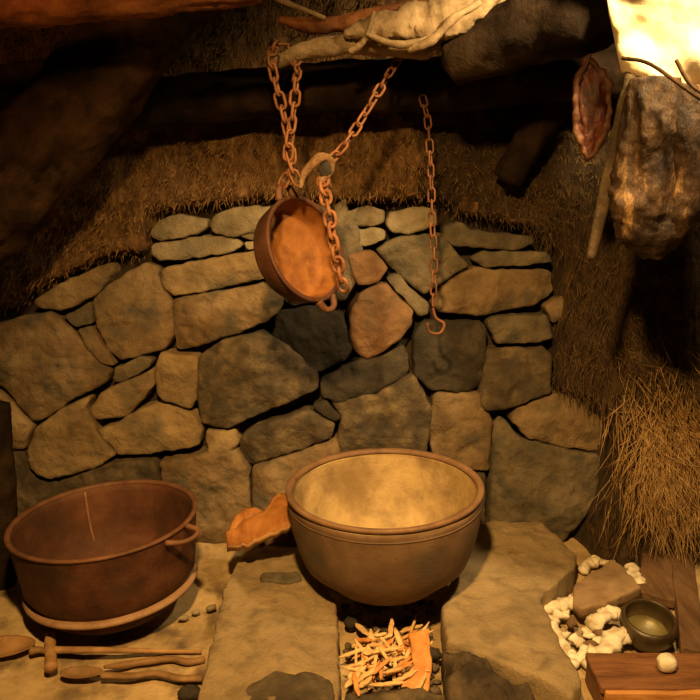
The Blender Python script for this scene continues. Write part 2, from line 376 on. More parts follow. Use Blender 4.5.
STONES = [  # outline in sight-line coordinates on the wall face, material
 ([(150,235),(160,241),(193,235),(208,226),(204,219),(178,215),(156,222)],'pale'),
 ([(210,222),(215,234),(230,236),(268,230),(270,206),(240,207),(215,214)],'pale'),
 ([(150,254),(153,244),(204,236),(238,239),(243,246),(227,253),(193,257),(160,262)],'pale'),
 ([(244,243),(258,240),(262,247),(248,250)],'pale'),
 ([(161,273),(164,268),(208,260),(258,250),(268,262),(266,278),(215,289),(175,296),(163,288)],'gold'),
 ([(174,298),(208,293),(262,284),(284,296),(282,306),(268,320),(238,333),(193,348),(176,350),(173,322)],'tan'),
 ([(93,300),(108,285),(143,264),(156,267),(164,289),(171,300),(173,337),(163,349),(123,360),(108,352),(95,322)],'tan'),
 ([(33,302),(59,284),(108,263),(112,270),(97,293),(63,311),(41,308)],'gold'),
 ([(64,317),(90,302),(92,323),(76,327)],'grey'),
 ([(77,331),(91,327),(107,354),(113,366),(103,365),(88,349)],'tan'),
 ([(-40,400),(-40,330),(8,322),(22,316),(50,313),(72,330),(86,350),(109,371),(106,382),(67,402),(48,416),(31,422),(15,400),(0,385)],'tan'),
 ([(112,380),(116,368),(141,357),(152,360),(148,367),(123,383)],'grey'),
 ([(89,411),(100,394),(152,370),(153,386),(141,401),(123,417),(93,421)],'gold'),
 ([(155,366),(160,353),(197,358),(195,400),(189,410),(163,402),(156,393)],'gold'),
 ([(199,356),(225,341),(262,334),(287,346),(315,374),(318,388),(290,402),(255,416),(225,430),(202,424),(197,400)],'mott'),
 ([(206,431),(234,430),(238,444),(228,456),(208,455)],'gold'),
 ([(97,432),(118,424),(140,410),(160,406),(192,414),(202,432),(197,446),(150,454),(118,456)],'gold'),
 ([(-40,405),(-5,392),(12,404),(30,427),(22,450),(-5,452),(-40,452)],'gold'),
 ([(34,430),(66,407),(88,398),(86,412),(92,424),(96,436),(114,456),(90,470),(50,478),(30,470),(26,452)],'gold'),
 ([(-40,456),(24,454),(30,474),(50,482),(80,475),(112,462),(155,460),(165,500),(160,545),(-40,570)],'mott'),
 ([(272,341),(278,312),(320,306),(342,315),(353,348),(346,360),(313,374),(294,363)],'dark'),  # dark stone; its colour also carries the hung pan's shadow
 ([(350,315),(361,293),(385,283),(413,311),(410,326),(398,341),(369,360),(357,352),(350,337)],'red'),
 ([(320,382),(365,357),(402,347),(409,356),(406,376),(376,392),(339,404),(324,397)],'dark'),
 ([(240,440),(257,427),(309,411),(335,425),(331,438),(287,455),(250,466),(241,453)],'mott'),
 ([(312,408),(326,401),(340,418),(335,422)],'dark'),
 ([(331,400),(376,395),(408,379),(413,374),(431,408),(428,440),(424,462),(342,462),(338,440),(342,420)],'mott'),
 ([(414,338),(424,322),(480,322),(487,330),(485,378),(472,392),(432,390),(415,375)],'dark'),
 ([(376,250),(400,237),(440,234),(469,266),(445,281),(424,294),(395,270)],'grey'),
 ([(387,279),(396,274),(420,298),(428,304),(428,314),(419,316),(409,303)],'grey'),
 ([(346,212),(365,206),(385,211),(384,222),(370,226),(348,225)],'pale'),
 ([(350,230),(372,228),(386,230),(384,240),(365,246),(350,243)],'pale'),
 ([(387,223),(392,212),(415,207),(436,208),(438,226),(408,233),(393,232)],'pale'),
 ([(348,256),(370,250),(388,268),(378,282),(358,286)],'red'),
 ([(335,205),(345,200),(358,230),(362,250),(356,280),(345,300),(334,300)],'grey'),
 ([(270,206),(330,204),(334,240),(330,300),(290,305),(270,280)],'mott'),
 ([(444,237),(446,226),(462,221),(470,230),(529,236),(534,244),(514,250),(455,246)],'grey'),
 ([(473,260),(484,252),(546,252),(552,261),(525,265),(488,267)],'grey'),
 ([(432,303),(446,284),(466,272),(477,268),(496,272),(514,269),(551,271),(553,293),(537,304),(481,316),(440,312)],'tan'),
 ([(546,308),(559,298),(574,297),(570,311),(555,322)],'tan'),
 ([(488,322),(494,317),(548,316),(552,338),(537,343),(498,344)],'grey'),
 ([(483,380),(489,351),(544,348),(552,356),(550,393),(514,405),(488,412),(481,405)],'mott'),
 ([(512,420),(518,409),(555,395),(577,402),(612,422),(606,453),(562,446),(529,438)],'tan'),
 ([(432,400),(440,394),(480,394),(493,425),(489,470),(440,470),(430,445)],'tan'),
 ([(493,470),(497,432),(503,420),(522,440),(562,450),(602,457),(596,495),(582,518),(560,545),(488,545)],'grey'),
 ([(160,462),(200,456),(236,452),(248,470),(251,520),(240,552),(200,556),(170,545),(166,500)],'tan'),
 ([(252,470),(290,458),(336,441),(345,470),(400,480),(400,560),(260,560),(254,520)],'tan'),
 ([(400,470),(486,475),(486,545),(470,560),(404,560)],'mott'),
 ([(240,236),(246,232),(262,233),(266,238),(250,240)],'grey'),
]
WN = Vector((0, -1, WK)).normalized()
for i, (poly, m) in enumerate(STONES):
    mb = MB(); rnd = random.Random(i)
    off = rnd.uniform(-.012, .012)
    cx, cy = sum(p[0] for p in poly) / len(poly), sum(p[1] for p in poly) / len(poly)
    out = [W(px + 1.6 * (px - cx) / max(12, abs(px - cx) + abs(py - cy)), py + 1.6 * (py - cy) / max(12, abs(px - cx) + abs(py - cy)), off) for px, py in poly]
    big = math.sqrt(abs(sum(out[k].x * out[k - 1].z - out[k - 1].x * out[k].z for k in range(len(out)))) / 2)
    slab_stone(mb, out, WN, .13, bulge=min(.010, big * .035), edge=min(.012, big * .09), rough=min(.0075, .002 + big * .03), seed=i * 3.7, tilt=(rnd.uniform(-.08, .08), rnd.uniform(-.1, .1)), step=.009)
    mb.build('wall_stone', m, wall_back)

def blades(name, spots, m, parent=None, label=None, cat=None):
    mb = MB(); v = []; f = []
    for p, d, L, w in spots:
        p = Vector(p); d = Vector(d).normalized(); s = d.orthogonal().normalized(); s2 = d.cross(s)
        bend = Vector((random.uniform(-1, 1), random.uniform(-1, .3), random.uniform(-1, .5))) * L * .3
        k = len(v)
        for t, ww in ((0, w), (.55, w * .8)):
            c = p + d * L * t + bend * t * t
            for a in (0, 2.1, 4.2): v.append(c + (s * math.cos(a) + s2 * math.sin(a)) * ww)
        v.append(p + d * L + bend)
        for q in range(3):
            r = (q + 1) % 3; f += [(k + q, k + r, k + 3 + r, k + 3 + q), (k + 3 + q, k + 3 + r, k + 6)]
    mb.add(v, f)
    o = mb.build(name, m, parent, smooth=False)
    return tag(o, label, cat, kind='stuff')
rs = random.Random(3)
sp = []
while len(sp) < 21000:
    x, z = rs.uniform(-1.15, .75), rs.uniform(.72, 1.72); s = sdist(x, z)
    if s < -.012 or (x > .55 and z < 1.0): continue
    if noise.noise(Vector((x * 9, z * 9, 4))) < -.25 and rs.random() < .6: continue
    y = wall_y(x, z, s)
    sp.append(((x, y + .004, z), (rs.gauss(0, .5), -.5 - rs.random() * .7, -.8 + rs.gauss(0, .5)), rs.uniform(.010, .034), rs.uniform(.0007, .0019)))
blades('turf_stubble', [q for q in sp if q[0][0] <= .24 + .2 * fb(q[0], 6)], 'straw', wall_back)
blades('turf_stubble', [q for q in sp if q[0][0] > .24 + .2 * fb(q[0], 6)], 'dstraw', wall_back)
sp = []
while len(sp) < 7000:
    x, z = rs.uniform(.5, 1.25), rs.uniform(0.02, 1.1); s = sdist(x, z)
    if s < .0: continue
    sp.append(((x, wall_y(x, z, s) + .004, z), (rs.gauss(0, .5), -.5 - rs.random() * .5, -.9 + rs.gauss(0, .5)), rs.uniform(.025, .07), rs.uniform(.0006, .0014)))
blades('turf_fibres', sp, 'dstraw', wall_back)
sp = []
while len(sp) < 2600:                                              # the hay tuft that hangs out on the right
    px, py = rs.gauss(665, 32), rs.gauss(438, 30)
    if py > 520 or px < 596: continue
    p = W(px, py); s = sdist(p.x, p.z)
    if s < .0: continue
    sp.append(((p.x, wall_y(p.x, p.z, s) - .002, p.z), (rs.gauss(-.25, .4), -.7 - rs.random() * .6, -.75 + rs.gauss(0, .5)), rs.uniform(.06, .15), rs.uniform(.0008, .0017)))
blades('hay_tuft', sp, 'hay', wall_back)

# floor: trodden earth
mb = MB(); v = []; f = []; nx, ny = 150, 110
for j in range(ny):
    for i in range(nx):
        x, y = -1.5 + 3.0 * i / (nx - 1), .2 + 2.1 * j / (ny - 1)
        v.append((x, y, .012 * fb((x, y, 0), 4, 3) + .005 * fb((x, y, 0), 22, 3) - .004))
for j in range(ny - 1):
    for i in range(nx - 1):
        a = j * nx + i; f.append((a, a + 1, a + nx + 1, a + nx))
k = len(v); v += [(-1.5, .2, -.1), (1.5, .2, -.1), (1.5, 2.3, -.1), (-1.5, 2.3, -.1)]; f.append((k, k + 3, k + 2, k + 1))
f.append(tuple(range(nx)) + (k + 1, k)); f.append(tuple((ny - 1) * nx + i for i in range(nx - 1, -1, -1)) + (k + 3, k + 2))
mb.add(v, f); fl = mb.build('floor', 'floor', origin=(0, 1.2, 0)); tag(fl, 'trodden tan earth floor around the hearth', 'floor', kind='structure')
for nm, x in (('wall_left', -1.58), ('wall_right', 1.58)):
    mb = MB(); v = []; f = []; n1, n2 = 60, 60
    for j in range(n2):
        for i in range(n1):
            y, z = -.3 + 2.9 * i / (n1 - 1), -.05 + 2.1 * j / (n2 - 1)
            v.append((x - math.copysign(.08 + .04 * fb((x, y, z), 5, 4), x), y, z))
    for j in range(n2 - 1):
        for i in range(n1 - 1):
            a = j * n1 + i; f.append((a, a + 1, a + n1 + 1, a + n1))
    mb.add(v, f); o = mb.build(nm, 'darkturf'); tag(o, 'dark turf side wall', 'wall', kind='structure')

# ------------------------------------------------------------------ timbers
def log(name, pts, pr, Y, m, label, cat, rough=.12, groove=.1, n=70, sides=30, seed=0, rs=9):
    """pts are (px, py[, Y]); pr radii in sight-line pixels"""
    w = [P(p[0], p[1], p[2] if len(p) > 2 else Y) for p in pts]
    rr = [r * pxsize(w[min(len(w) - 1, round(i * (len(w) - 1) / max(1, len(pr) - 1)))]) for i, r in enumerate(pr)]
    mb = MB(); tube(mb, w, rr, n, sides, rough, rs, groove=groove, seed=seed)
    return tag(mb.build(name, m), label, cat)
log('roof_beam', [(-60, 132), (120, 107), (300, 90), (470, 82), (700, 66)], [24, 24, 24, 25, 25], 2.10, 'sooty', 'sooty horizontal beam running along the turf above the stones', 'beam', seed=1)
log('diagonal_log', [(-70, 268), (0, 195), (75, 112), (150, 22), (215, -55)], [48, 47, 44, 41, 40], 1.90, 'log', 'thick rough log slanting across the upper left corner', 'log', seed=2, groove=.22)
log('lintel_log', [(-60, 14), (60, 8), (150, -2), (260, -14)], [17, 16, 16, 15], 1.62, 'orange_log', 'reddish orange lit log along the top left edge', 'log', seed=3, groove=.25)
log('roof_pole', [(-60, 84, 2.14), (40, 72, 2.13), (140, 62, 2.13)], [12, 12, 11], 2.0, 'log', 'uppermost of three thin dark poles behind the slanting log', 'pole', seed=4)
log('roof_pole', [(-60, 112, 2.13), (40, 98, 2.11), (100, 92, 2.11)], [11, 11, 10], 2.0, 'sooty', 'middle one of three thin dark poles behind the slanting log', 'pole', seed=5)
log('roof_pole', [(-60, 158, 2.1), (-10, 140, 2.1), (40, 118, 2.1)], [10, 10, 9], 2.0, 'log', 'lowest of three thin dark poles behind the slanting log', 'pole', seed=6)
log('rafter', [(450, 62, 1.86), (520, 32, 1.8), (580, 14, 1.74), (640, -26, 1.68)], [24, 33, 40, 36], 1.8, 'sooty', 'thick dark log rising to the top right beside the pale hide', 'log', seed=7, groove=.16)
log('brace', [(585, 70, 2.12), (540, 125, 2.13), (508, 180, 2.13)], [15, 16, 15], 2.05, 'sooty', 'dim dark brace slanting below the beam', 'brace', seed=8)
log('wooden_post', [(-6, 405, 1.95), (0, 500, 1.93), (2, 640, 1.9)], [15, 15, 15], 1.9, 'sooty', 'dark upright post at the left edge beside the rusty pot', 'post', seed=9)
log('bent_pole', [(641, -22, 1.66), (634, 70, 1.60), (622, 120, 1.60), (606, 190, 1.60), (591, 258, 1.60)], [9, 9, 8, 7, 5], 1.6, 'drift_dark', 'thin crooked stick hanging between the red meat and the dark meat', 'stick', seed=10, sides=14)

root = empty('driftwood_branch', P(390, 60, 1.86), 'twisted pale driftwood branch lying on the beam at top centre', 'branch')
def bpart(name, pts, pr, m, seed, rough=.25, groove=.2, sides=18, n=50, flat=1.0):
    w = [P(*p) for p in pts]; rr = [r * pxsize(w[0]) for r in pr]
    mb = MB(); tube(mb, w, rr, n, sides, rough, 16, groove=groove, seed=seed, flat=flat, flatdir=Vector((0, -1, .5)) if flat != 1 else None)
    return mb.build(name, m, root)
bpart('stem', [(268, 66, 1.9), (310, 50, 1.88), (370, 42, 1.87), (430, 46, 1.86), (478, 26, 1.85), (530, -20, 1.84)], [5, 9, 11, 12, 12, 10], 'drift', 11)
bpart('limb', [(280, 20, 1.9), (320, 26, 1.89), (370, 18, 1.88), (440, 4, 1.87), (500, -14, 1.87)], [4, 8, 9, 11, 10], 'orange_log', 12)
bpart('burl', [(345, 34, 1.84), (385, 25, 1.82), (425, 22, 1.82), (460, 16, 1.82), (500, -8, 1.82)], [5, 15, 19, 16, 7], 'peeled', 13, .35, .35, flat=.7)
for i, (pts, pr) in enumerate([
    ([(350, 52, 1.82), (366, 38, 1.805), (374, 12, 1.805)], [3, 3.5, 2]), ([(366, 34, 1.795), (395, 44, 1.795), (425, 40, 1.795), (450, 24, 1.795)], [2.5, 4, 3.5, 2]),
    ([(408, 50, 1.80), (432, 40, 1.785), (452, 20, 1.785), (480, 2, 1.8)], [3, 6, 5, 3]), ([(262, -8, 1.86), (285, 2, 1.86), (325, 18, 1.86)], [2, 3, 2])]):
    bpart('root_strand', pts, pr, 'drift' if i < 2 else 'peeled', 20 + i, .4, .15, 10, 30)

# ------------------------------------------------------------------ hearth slabs and rocks
def ground_stone(name, pts, z, depth, m, label, cat, seed, rough=.0055, edge=.012, bulge=.004, tilt=(0, 0), group=None, rim=.004):
    mb = MB(); slab_stone(mb, [F(px, py, z) for px, py in pts], (0, 0, 1), depth, bulge, edge, rough, seed, tilt, step=.012, rim=rim)
    return tag(mb.build(name, m), label, cat, group)
ground_stone('hearth_slab', [(237, 560), (262, 547), (300, 545), (320, 575), (337, 602), (339, 650), (340, 740), (185, 740), (212, 640), (222, 592)], .083, .105, 'slab',
             'long tan hearth slab left of the fire, under the middle pot', 'hearth slab', 41)
ground_stone('hearth_slab', [(470, 528), (498, 516), (532, 515), (578, 551), (575, 566), (540, 598), (560, 640), (583, 680), (572, 694), (530, 672), (490, 657), (446, 642), (441, 608), (455, 570)],
             .083, .105, 'slab', 'wide tan hearth slab right of the fire, under the middle pot', 'hearth slab', 42)
ground_stone('hearth_rock', [(442, 646), (470, 655), (500, 668), (530, 684), (545, 720), (470, 740), (448, 700)], .075, .09, 'darkrock', 'jagged dark rock against the front of the right hearth slab', 'rock', 43, rough=.022, bulge=.02)
ground_stone('hearth_rock', [(345, 688), (385, 684), (440, 688), (468, 700), (470, 740), (345, 740)], .045, .06, 'mott', 'flat brown rock in front of the kindling at the bottom edge', 'rock', 44, rough=.014)
ground_stone('hearth_rock', [(246, 683), (275, 672), (318, 672), (334, 684), (336, 725), (250, 725)], .092, .012, 'mott', 'thin dark flake of rock lying on the front of the left hearth slab', 'rock', 45, rough=.006, edge=.005)
ground_stone('hearth_rock', [(262, 571), (300, 573), (305, 580), (285, 583), (260, 579)], .09, .01, 'grey', 'thin grey chip lying on the left hearth slab', 'rock', 46, rough=.003, edge=.004, bulge=.002)
# bed of ash between the slabs (a heap of charcoal bits nobody could count)
mb = MB(); rr = random.Random(5)
for i in range(130):
    p = F(rr.uniform(345, 438), rr.uniform(600, 694), .006); s = rr.uniform(.004, .012)
    lump(mb, p, (s * rr.uniform(.8, 2), s, s * .8), .3, 60, i, eul(0, 0, rr.uniform(0, 6)), seg=8, rings=6)
tag(mb.build('ash_bed', 'ash'), 'dark ash and charcoal crumbs between the hearth slabs', 'ash', kind='stuff')

# ------------------------------------------------------------------ pots
def lug(mb, c, outd, tang, up, w, l, r, mi=0):
    """a cast loop handle standing off a rim"""
    pts = [c - tang * w, c - tang * w * .72 + outd * l * .75, c - tang * w * .25 + outd * l, c + tang * w * .25 + outd * l, c + tang * w * .72 + outd * l * .75, c + tang * w]
    return tube(mb, pts, [r * 1.3, r, r * .9, r, r * 1.3], 26, 10, .05, 30, mi=mi)
def pot_profile(Rr, Rb, H, t=.009, rim=.012, lip=.010, corner=.06, k0=.45):
    """closed profile: outside bottom centre -> side -> rim -> inside (materials: 0 outside, 1 inside)"""
    pr = [(0.0005, 0, 0), (Rb * .55, .002, 0), (Rb * .85, .006, 0), (Rb, corner * .3, 0), (Rb + (Rr - Rb) * k0 * .72, corner * .62, 0), (Rb + (Rr - Rb) * k0, corner, 0)]
    for k in range(1, 7):
        u = k / 6; z = corner + (H - rim * 2.2 - corner) * u; r = Rb + (Rr - Rb) * (k0 + (1 - k0) * math.sin(u * PI / 2)); pr.append((r, z, 0))
    pr.append((Rr, H - rim * 2.1, 0))
    inner = []
    for (r, z, m) in pr[:-1]: inner.append((max(.0005, r - t), z + t, 1))
    return pr + [(Rr + .001, H - rim, 0)] + [(Rr - t, H - rim, 1)] + inner[::-1]
def rim_ring(mb, Rr, H, lip, h, t, mx):
    pr = [(Rr - t, H - h, 0), (Rr + lip * .6, H - h, 0), (Rr + lip, H - h * .7, 0), (Rr + lip, H - h * .25, 0), (Rr + lip * .6, H, 0), (Rr - t * .4, H, 0), (Rr - t, H - h * .3, 0), (Rr - t, H - h, 0)]
    lathe(mb, pr, mx, 96, .004)
# middle pot
c = F(387, 486, .358); base = Vector((c.x, c.y, .096))
pot = empty('iron_pot', base, 'large brown iron pot with pale crusted inside, resting on both hearth slabs', 'pot')
mx = Matrix.Translation(base) @ Matrix.Rotation(R(-1.5), 4, 'Y') @ Matrix.Rotation(R(-1), 4, 'X')
mb = MB(); lathe(mb, pot_profile(.251, .176, .263, corner=.11, k0=.74), mx, 96, .006, seed=1); mb.build('body', ['iron_out', 'iron_in'], pot)
mb = MB(); rim_ring(mb, .249, .266, .007, .011, .011, mx); mb.build('rim', 'brown_rim', pot)
mb = MB(); lathe(mb, [(.247, .233, 0), (.2520, .232, 0), (.2520, .229, 0), (.247, .227, 0)], mx, 96, .006, seed=1); mb.build('raised_band', 'iron_out', pot)
mb = MB(); rr = random.Random(8)
for i in range(26):
    a = rr.gauss(.2, .5); q = mx @ Vector((.05 + rr.gauss(0, .035), -.03 + rr.gauss(0, .025), .013))
    lump(mb, q, (rr.uniform(.004, .013), rr.uniform(.003, .008), .004), .3, 60, i, eul(0, 0, rr.uniform(0, 3)), seg=8, rings=6)
tag(mb.build('crumbs', 'tool'), 'brown crumbs lying inside the middle iron pot', 'crumbs', kind='stuff')
# left pot, with a flange near its foot
rc = F(104, 514, .284); ml = Matrix.Rotation(R(-2), 4, 'X') @ Matrix.Rotation(R(-3), 4, 'Y'); lb = rc - (ml @ Vector((0, 0, .252))); lb.z = max(lb.z, .012)
lpot = empty('iron_pot', Vector((lb.x, lb.y, .004)), 'empty rust-brown iron pot with a loop lug and pale flange, at left', 'pot')
mxl = Matrix.Translation(lb) @ ml
out = [(.0005, 0, 0), (.12, .002, 0), (.165, .008, 0), (.184, .024, 0), (.192, .062, 0), (.206, .072, 0), (.217, .09, 0), (.223, .13, 0), (.228, .18, 0), (.2325, .215, 0), (.2335, .219, 0), (.2335, .238, 0), (.236, .244, 0)]
inn = [(.227, .242, 1)] + [(max(.0005, r - .009), z + .006, 1) for r, z, m in out[-4::-1]]
mb = MB(); lathe(mb, out + inn, mxl, 96, .006, seed=2); mb.build('body', ['rust_out', 'rust_in'], lpot)
mb = MB(); lathe(mb, [(.190, .058, 0), (.216, .056, 0), (.2215, .059, 0), (.2225, .064, 0), (.219, .069, 0), (.202, .071, 0), (.194, .068, 0), (.190, .058, 0)], mxl, 96, .006, seed=2); mb.build('flange', 'flange', lpot)['label'] = 'pale worn flange'
mb = MB(); rim_ring(mb, .2345, .248, .005, .008, .009, mxl); mb.build('rim', 'rust_rim', lpot)
mb = MB(); tube(mb, [mxl @ Vector((r * math.cos(a), r * math.sin(a), z)) for a, r, z in ((R(122), .2235, .235), (R(122), .2145, .15), (R(121), .2065, .09))], [.004, .0035, .003], 14, 8); mb.build('casting_seam', 'iron_rim', lpot)
a = R(-27); od = (mxl.to_3x3() @ Vector((math.cos(a + .35), math.sin(a + .35), -.12))).normalized(); tg = (mxl.to_3x3() @ Vector((-math.sin(a), math.cos(a), .1)))
mb = MB(); lug(mb, mxl @ Vector((.238 * math.cos(a), .238 * math.sin(a), .238)), od, tg, None, .04, .045, .0062); mb.build('lug', 'rust_rim', lpot)

# hung pot: tilted, hung by a lug from the chain
hc = P(308, 248, 1.80); tow = (CO - hc).normalized(); uu = (UP - tow * UP.dot(tow)).normalized(); ri = uu.cross(tow)
ang = R(50); ax = (tow * math.cos(ang) + (ri * .93 + uu * .365) * math.sin(ang)).normalized()
maj = (ri * -.365 + uu * .93); maj = (maj - ax * maj.dot(ax)).normalized(); third = ax.cross(maj)
RH, HH = .128, .076
rot = Matrix((maj, third, ax)).transposed().to_4x4()
mxh = Matrix.Translation(hc - ax * HH) @ rot
hp = empty('hanging_pot', mxh @ Vector((-RH * .8, 0, 0)), 'small rusty pan with bright orange inside, hanging tilted from the chains', 'pot')
mb = MB(); lathe(mb, pot_profile(RH, .112, HH, t=.006, rim=.006, corner=.022), mxh, 80, .006, seed=5); mb.build('body', ['rust_out', 'copper_in'], hp)
mb = MB(); rim_ring(mb, RH, HH, .004, .007, .007, mxh); mb.build('rim', 'rust_out', hp)
m3 = mxh.to_3x3()
for a in (0, PI):
    od = m3 @ Vector((math.cos(a), math.sin(a), .1)); tg = m3 @ Vector((-math.sin(a), math.cos(a), 0))
    mb = MB(); lug(mb, mxh @ Vector((RH * math.cos(a), RH * math.sin(a), HH - .006)), od, tg, None, .028, .028, .0075); mb.build('lug', 'rust_rim', hp)
TOPLUG = mxh @ Vector((RH + .016, 0, HH - .004)); LOWLUG = mxh @ Vector((-RH - .016, 0, HH - .004)); RIMR = mxh @ Vector((.0, -RH - .01, HH))

# ------------------------------------------------------------------ chains
def link_mesh(p, q, nrm, w, r, mb):
    d = q - p; L = d.length; d.normalize(); s = nrm
    hl = L / 2 + r * 1.2; c = (p + q) / 2; pts = []
    st = hl - w
    for i in range(8): a = -PI / 2 + PI * i / 7; pts.append(c + d * (st + w * math.cos(a)) + s * w * math.sin(a))
    for i in range(8): a = PI / 2 + PI * i / 7; pts.append(c + d * (-st + w * math.cos(a)) + s * w * math.sin(a))
    v = []; f = []; n = len(pts); nn = d.cross(s)
    for i, p0 in enumerate(pts):
        t = (pts[(i + 1) % n] - pts[i - 1]).normalized(); o = t.cross(nn)
        for k in range(7):
            an = 2 * PI * k / 7; v.append(p0 + (o * math.cos(an) + nn * math.sin(an)) * r)
    for i in range(n):
        for k in range(7):
            k2 = (k + 1) % 7; i2 = (i + 1) % n; f.append((i * 7 + k, i * 7 + k2, i2 * 7 + k2, i2 * 7 + k))
    mb.add(v, f)
def chain(pts, ll, w, r, m, label, name='chain', twist=0.4):
    path = smooth_path(pts, 400); acc = [0]
    for i in range(1, 400): acc.append(acc[-1] + (path[i] - path[i - 1]).length)
    n = max(2, round(acc[-1] / ll)); knots = []; j = 0
    for i in range(n + 1):
        s = acc[-1] * i / n
        while j < 398 and acc[j + 1] < s: j += 1
        knots.append(path[j].lerp(path[j + 1], min(1, (s - acc[j]) / max(1e-6, acc[j + 1] - acc[j]))))
    root = empty(name, min(knots, key=lambda p: p.z).copy(), label, 'chain')
    for i in range(n):
        d = (knots[i + 1] - knots[i]).normalized(); a0 = (Vector((1, -.35, 0)) - d * d.dot(Vector((1, -.35, 0))))
        if a0.length < .1: a0 = d.orthogonal()
        a0.normalize(); s = a0 if i % 2 == 0 else d.cross(a0)
        th = twist * math.sin(i * 1.3); s = (s * math.cos(th) + d.cross(s) * math.sin(th))
        mb = MB(); link_mesh(knots[i], knots[i + 1], s, w, r, mb); mb.build('link', m, root)
    return root
chain([TOPLUG + Vector((-.006, -.006, .012)), P(291, 166, 1.80), P(289, 140, 1.80), P(282, 108, 1.80), P(275, 80, 1.80), P(271, 58, 1.81), P(276, 45, 1.86), P(288, 46, 1.90), P(297, 66, 1.87), P(296, 84, 1.82), P(294, 108, 1.80), P(290, 138, 1.785), P(288, 160, 1.785), P(299, 184, 1.785)],
      .031, .0105, .0034, 'chain', 'rusty chain looped over the driftwood end, holding the hanging pan')
hook_c = P(323, 168, 1.78)
chain([P(404, 50, 1.93), P(378, 92, 1.86), P(360, 122, 1.82), P(344, 146, 1.79), hook_c + Vector((.012, 0, .012))], .029, .0095, .0031, 'chain', 'rusty chain slanting from the beam down to the hook above the pan')
chain([hook_c + Vector((0, 0, -.022)), P(324, 190, 1.745), P(329, 212, 1.71), P(333, 240, 1.70), P(338, 265, 1.71), P(344, 290, 1.73)], .027, .0125, .0044, 'chain', 'short rusty chain dangling from the hook along the right of the hanging pan')
lone = chain([P(422, 96, 2.03), P(427, 116, 2.0), P(429, 136, 1.985), P(431, 175, 1.98), P(432, 220, 1.98), P(434, 262, 1.97), P(433, 306, 1.96)], .03, .0085, .0026, 'dchain', 'thin brown chain hanging alone in front of the grey stones at right')
def wire(name, pts, r, m, label, cat, n=40, sides=10, rough=.05):
    mb = MB(); tube(mb, pts, r if isinstance(r, list) else [r], n, sides, rough, 30); return tag(mb.build(name, m), label, cat)
mb = MB(); tube(mb, [P(433, 308, 1.96), P(436, 318, 1.955), P(444, 324, 1.95), P(440, 333, 1.945), P(430, 332, 1.945), P(427, 323, 1.945)], [.004, .0045, .004, .003], 40, 10, .05, 30); mb.build('hook', 'dchain', lone)
wire('pot_hook', [hook_c + Vector(p) for p in ((-.052, -.004, -.045), (-.046, -.006, -.018), (-.028, -.008, .004), (-.006, -.01, .022), (.014, -.008, .020), (.018, -.01, .002), (.008, -.012, -.016), (-.006, -.012, -.03))],
     [.005, .008, .011, .012, .010, .010, .010, .008], 'hookm', 'thick lumpy rusty hook where the chains meet above the pan', 'hook', 60, 14, .35)
mb = MB(); lump(mb, hook_c + Vector((.008, -.012, -.004)), (.016, .012, .02), .35, 40, 3); tag(mb.build('tarred_knot', 'soot'), 'small dark knot on the lumpy hook above the pan', 'knot')

# ------------------------------------------------------------------ hanging food, top right
def cordline(pts, parent):
    mb = MB(); tube(mb, pts, [.0022], 24, 6); mb.build('hanging_cord', 'cord', parent)
# dark dried meat: a wrinkled haunch
mc = P(656, 172, 1.56); root = empty('dried_meat', P(656, 256, 1.56), 'big dark wrinkled haunch of dried meat hanging below the pale hide', 'meat')
def wrinkled(mb, pts, rad, flat, seed, amp=.16, n=90, sides=56, fdir=Vector((0, -1, 0)), ws=26, mi=0):
    path = smooth_path(pts, n); v = []; f = []
    for i, p in enumerate(path):
        u = i / (n - 1); r = lerpl(rad, u) * 1.0
        for k in range(sides):
            a = 2 * PI * k / sides; d = Vector((math.cos(a), math.sin(a) * flat, 0)); q = p + d * r
            w = noise.ridged_multi_fractal(Vector((q.x * ws, q.y * ws, q.z * ws * .28)) + Vector((seed,) * 3), .9, 2.1, 4, 1, 2) - 1
            w2 = fb(q, 70, 3, seed)
            q = p + d * r * (1 + amp * w * min(1, 8 * u, 8 * (1 - u) + .25) + .05 * w2)
            q.z += .006 * fb(q, 30, 2, seed + 4); v.append(q)
    for i in range(n - 1):
        for k in range(sides):
            k2 = (k + 1) % sides; f.append((i * sides + k, i * sides + k2, (i + 1) * sides + k2, (i + 1) * sides + k))
    f.append(tuple(range(sides))); f.append(tuple(range(len(v) - sides, len(v))))
    mb.add(v, f, mi)
s = pxsize(mc)
mb = MB(); wrinkled(mb, [P(655, 78, 1.57), P(654, 120, 1.56), P(650, 165, 1.56), P(648, 205, 1.56), P(650, 236, 1.56), P(652, 258, 1.56)], [24 * s, 30 * s, 32 * s, 35 * s, 32 * s, 10 * s], .8, 3, amp=.22)
mb.build('flesh', 'meat', root)
mb = MB(); wrinkled(mb, [P(684, 84, 1.54), P(690, 130, 1.53), P(692, 175, 1.53), P(684, 215, 1.53), P(676, 240, 1.53)], [14 * s, 20 * s, 22 * s, 18 * s, 4 * s], .8, 9, amp=.2, n=70, sides=36)
mb.build('flank', 'meat', root)
cordline([P(657, 84, 1.57), P(660, 40, 1.58), P(664, -30, 1.6)], root)
